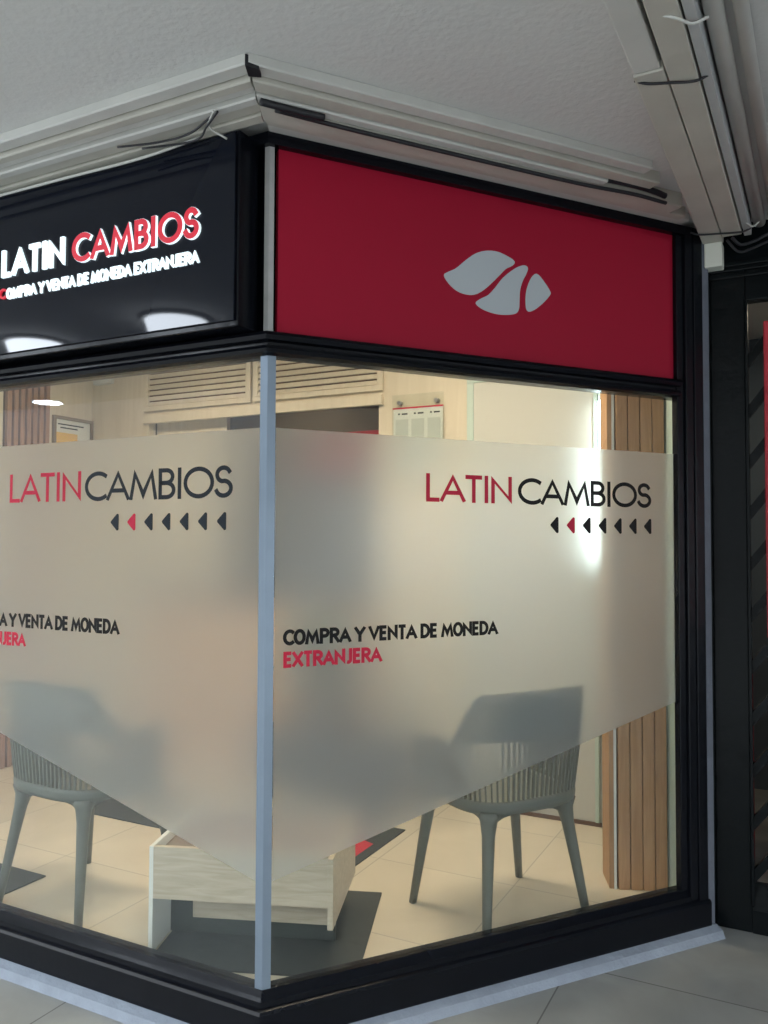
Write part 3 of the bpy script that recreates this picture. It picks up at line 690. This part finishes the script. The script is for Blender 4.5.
finish('stem', MB().tube([(-.89, 1.75, .54), (-.885, 1.755, .66), (-.895, 1.745, .80), (-.89, 1.75, 1.0)], [.012, .011, .009, .006], 8), 'bark', t)
f = MB()
for i in range(330):
    th = random.uniform(0, 2 * PI); ph = random.uniform(-1, 1); rr = random.random() ** .4
    R3 = .20 * math.sqrt(max(0, 1 - ph * ph)) * rr
    c = Vector((-.89 + R3 * math.cos(th), 1.75 + min(R3 * math.sin(th), .10), .87 + ph * .24 * rr))
    dirv = Vector((math.cos(th), math.sin(th), random.uniform(-.5, .6))).normalized(); sd = dirv.cross(Vector((0, 0, 1))).normalized(); up = sd.cross(dirv)
    l, w = random.uniform(.07, .11), random.uniform(.016, .026)
    rows = []
    for k in range(5):
        s_ = k / 4; ww = w * math.sin(PI * min(1, s_ * .95 + .04)); cc = c + dirv * (l * s_) - Vector((0, 0, 1)) * (.03 * s_ * s_)
        if cc.y > 1.92: cc.y = 1.92
        rows.append([cc - sd * ww + up * .003, cc, cc + sd * ww + up * .003])
    f.grid(rows)
finish('foliage', f, 'leaf', t, recalc=False)

# ---------------------------------------------------------------- armchairs
def make_chair():
    root = empty('armchair', (0, 0, 0)); WM[root.name] = Matrix.Identity(4)
    NP = 61
    def plan(s, half_w, back, fwd, e=.62):
        """s in [-1, 1]: right arm front ... back ... left arm front"""
        sg = 1 if s > 0 else -1; a = abs(s)
        if a < .72:
            psi = a / .72 * PI / 2
            return Vector((sg * half_w * (math.sin(psi) ** e), -back * (max(math.cos(psi), 0) ** e), 0))
        return Vector((sg * half_w, fwd * (a - .72) / .28, 0))
    S = [-1 + 2 * i / (NP - 1) for i in range(NP)]
    # even spacing along the curve
    def resample(fn, n):
        pts = [fn(-1 + 2 * i / 800) for i in range(801)]; d = [0]
        for a, b in zip(pts, pts[1:]): d.append(d[-1] + (b - a).length)
        out = []; j = 0
        for i in range(n):
            tgt = d[-1] * i / (n - 1)
            while j < 799 and d[j + 1] < tgt: j += 1
            k = (tgt - d[j]) / max(d[j + 1] - d[j], 1e-9); out.append(-1 + 2 * (j + k) / 800)
        return out
    base = lambda s: plan(s, .235, .215, .17)
    SS = resample(base, 93)
    def lay(s, z):
        """point on the shell surface at height z; flares outward with height"""
        t_ = (z - .42) / .40
        p = plan(s, .235 + .050 * min(t_, .6), .210 + .036 * t_, .17)
        p.y += 0.0; return Vector((p.x, p.y, z))
    def top(s):
        a = abs(s)
        lo, hi = .655, .845
        if a < .40: return hi - .008 * (a / .4) ** 2
        if a < .70:
            k = (a - .40) / .30; k = k * k * (3 - 2 * k); return hi - .008 + (lo + .01 - hi + .008) * k
        return lo + .01 - .015 * (a - .70) / .30
    def low(s):
        a = abs(s)
        return .675 - .055 * min(1, max(0, (a - .35) / .35))
    th = .011
    def band(name, zlo, zhi, thick, rows=6):
        """closed band following the shell between two height functions"""
        m_ = MB(); outer, inner = [], []
        ctr = []
        for r in range(rows + 1):
            ro, ri = [], []
            for i, s in enumerate(SS):
                z = zlo(s) + (zhi(s) - zlo(s)) * r / rows
                p = lay(s, z); q = lay(min(1, s + .004), z) - lay(max(-1, s - .004), z); nrm = Vector((q.y, -q.x, 0)).normalized()
                e = thick * (.55 if r in (0, rows) else 1)
                ro.append(p + nrm * e / 2); ri.append(p - nrm * e / 2)
            outer.append(ro); inner.append(ri)
        loops = [outer[r] for r in range(rows + 1)] + [inner[r] for r in range(rows, -1, -1)]
        loops.append(outer[0])
        vs = m_.grid(loops)
        n = len(loops)
        bmesh.ops.remove_doubles(m_.bm, verts=m_.bm.verts, dist=1e-6)
        bound = [e for e in m_.bm.edges if e.is_boundary]
        bmesh.ops.contextual_create(m_.bm, geom=bound) if False else bmesh.ops.holes_fill(m_.bm, edges=bound, sides=0)
        return finish(name, m_, 'chair', root)
    band('backrest', low, top, .013, 8)
    band('lower_rim', lambda s: .425, lambda s: .470, .016, 3)
    # slats between rim and backrest
    m_ = MB(); sl = resample(base, 117)
    for i in range(1, 116, 2):
        s0, s1 = sl[i], sl[i] + (sl[i + 1] - sl[i]) * .62 if i + 1 < 117 else sl[i]
        rows_o, rows_i = [], []
        for r in range(4):
            zz = lambda s: .462 + (low(s) + .006 - .462) * r / 3
            a, b = lay(s0, zz(s0)), lay(s1, zz(s1)); q = (b - a); q.z = 0; nrm = Vector((q.y, -q.x, 0)).normalized() * .005
            rows_o.append([a + nrm, b + nrm, b - nrm, a - nrm])
        m_.grid(rows_o, closed=True, smooth=False)
    finish('slatted_side', m_, 'chair', root)
    # seat: rounded plate with front edge
    m_ = MB(); outline = [plan(s, .232, .212, .17) for s in resample(base, 41)]
    fr_ = [Vector((.232 * math.cos(a) , .17 + .075 * (math.sin(a) ** .8), 0)) for a in [PI * k / 12 for k in range(1, 12)]]
    loop = outline + [Vector((p.x, p.y, 0)) for p in fr_]
    c = Vector((0, .0, 0)); prof = [(.0, .445), (.5, .447), (.85, .455), (.97, .458), (1.0, .448), (.99, .430), (.93, .422), (.0, .420)]
    rows = [[c + (p - c) * max(k, .001) + Vector((0, 0, z)) for p in loop] for k, z in prof]
    m_.grid(rows, closed=True); finish('seat', m_, 'chair', root)
    # legs
    for sx, sy in ((-1, -1), (1, -1), (-1, 1), (1, 1)):
        ft = Vector((sx * (.222 if sy < 0 else .25), -.215 if sy < 0 else .215, 0))
        hp = Vector((sx * (.165 if sy < 0 else .19), -.150 if sy < 0 else .175, .425))
        mid = hp + (ft - hp) * .5
        m_ = MB().tube([ft, ft + (hp - ft) * .3, ft + (hp - ft) * .6, ft + (hp - ft) * .82, ft + (hp - ft) * .93, hp], [.0145, .0170, .0200, .0230, .030, .046], 14)
        finish('leg', m_, 'chair', root)
    # apron arches between the legs
    m_ = MB()
    hb = [(-.165, -.150), (.165, -.150), (.19, .175), (-.19, .175)]
    for i in range(4):
        a, b = Vector((*hb[i], 0)), Vector((*hb[(i + 1) % 4], 0)); rows = []; dd = (b - a).normalized(); nn = Vector((dd.y, -dd.x, 0)) * .009
        for k in range(13):
            s = k / 12; zz = .404 - .040 * (abs(2 * s - 1) ** 5); p = a + (b - a) * s
            rows.append([p + nn + Vector((0, 0, zz)), p + nn + Vector((0, 0, .43)), p - nn + Vector((0, 0, .43)), p - nn + Vector((0, 0, zz))])
        m_.grid(rows, closed=True)
    finish('seat_apron', m_, 'chair', root)
    return root
def children(o): return [c for c in bpy.data.objects if c.parent == o]
chair = make_chair()
chair.location = (.388, .948, FZ); chair.rotation_euler = (0, 0, math.radians(56))
tag(chair, 'olive grey plastic slatted armchair behind the right window', 'chair', 'armchairs in the shop')
c2 = chair.copy(); COL.objects.link(c2)
for ch in children(chair):
    cc = ch.copy(); COL.objects.link(cc); cc.parent = c2
c2.location = (-1.062, .338, FZ); c2.rotation_euler = (0, 0, math.radians(-3.5))
c2['label'] = 'olive grey plastic slatted armchair behind the left window'

# ================================================================= LIGHT
# dome lamps under the arcade ceiling behind the viewer: they are mirrored in the black sign and the glass
for x, y, r, lab in ((-1.68, -1.70, .17, 'round dome lamp on the arcade ceiling nearest the shop corner'), (-2.823, -1.72, .17, 'round dome lamp on the arcade ceiling beside the left window'), (-4.495, -3.03, .12, 'round dome lamp at the far left end of the arcade ceiling')):
    t = empty('dome_lamp', (x, y, 2.5)); tag(t, lab, 'lamp', 'dome lamps on the arcade ceiling')
    finish('lamp_base', MB().lathe([(r + .02, 2.66), (r + .02, CZ)], (x, y, 0), 32), 'pvc', t)
    finish('lamp_dome', MB().lathe([(.02, 2.66 - r * .9), (r * .5, 2.66 - r * .8), (r * .85, 2.66 - r * .45), (r, 2.66)] if r > .15 else [(.02, 2.654), (r, 2.655), (r, 2.66)], (x, y, 0), 32), 'street_lamp', t)

def area(name, loc, target, sx, sy, power, col):
    l = bpy.data.lights.new(name, 'AREA'); l.shape = 'RECTANGLE'; l.size = sx; l.size_y = sy; l.energy = power; l.color = col
    o = bpy.data.objects.new(name, l); COL.objects.link(o); o.location = loc
    o.rotation_euler = (Vector(target) - Vector(loc)).to_track_quat('-Z', 'Y').to_euler(); return o
w = bpy.data.worlds.new('World'); scene.world = w; w.use_nodes = True
bg = w.node_tree.nodes['Background']; bg.inputs[0].default_value = (.88, .94, 1.0, 1); bg.inputs[1].default_value = 5.6
# opposite side of the street, keeps the low reflections dim
struct('wall_opposite', MB().box(-24, 40, -12, -11.5, 0, 5.3), mat('street_wall', (.20, .20, .20), .8, noise=.3, scale=1.5), 'grey house wall across the street')

# ================================================================= CAMERA
f_px = 820.0
th, pitch, roll = math.radians(117.2), math.atan2(30, 820), math.atan2(13, 3317)
F0 = Vector((math.cos(th), math.sin(th), 0)); Z = Vector((0, 0, 1)); Rr = F0.cross(Z)
F = F0 * math.cos(pitch) + Z * math.sin(pitch); Up = Rr.cross(F)
R2 = Rr * math.cos(roll) + Up * math.sin(roll); U2 = Up * math.cos(roll) - Rr * math.sin(roll)
cam = bpy.data.cameras.new('Camera'); co = bpy.data.objects.new('Camera', cam); COL.objects.link(co)
mw = Matrix((R2, U2, -F)).transposed().to_4x4(); mw.translation = Vector((1.399, -1.973, 1.45)); co.matrix_world = mw
cam.sensor_fit = 'VERTICAL'; cam.sensor_height = 36; cam.sensor_width = 27; cam.lens = f_px / 1024 * 36; cam.clip_start = .02
scene.camera = co
vs = scene.view_settings; vs.view_transform = 'Standard'; vs.look = 'None'; vs.gamma = 1; vs.use_curve_mapping = False; vs.exposure = 0.1
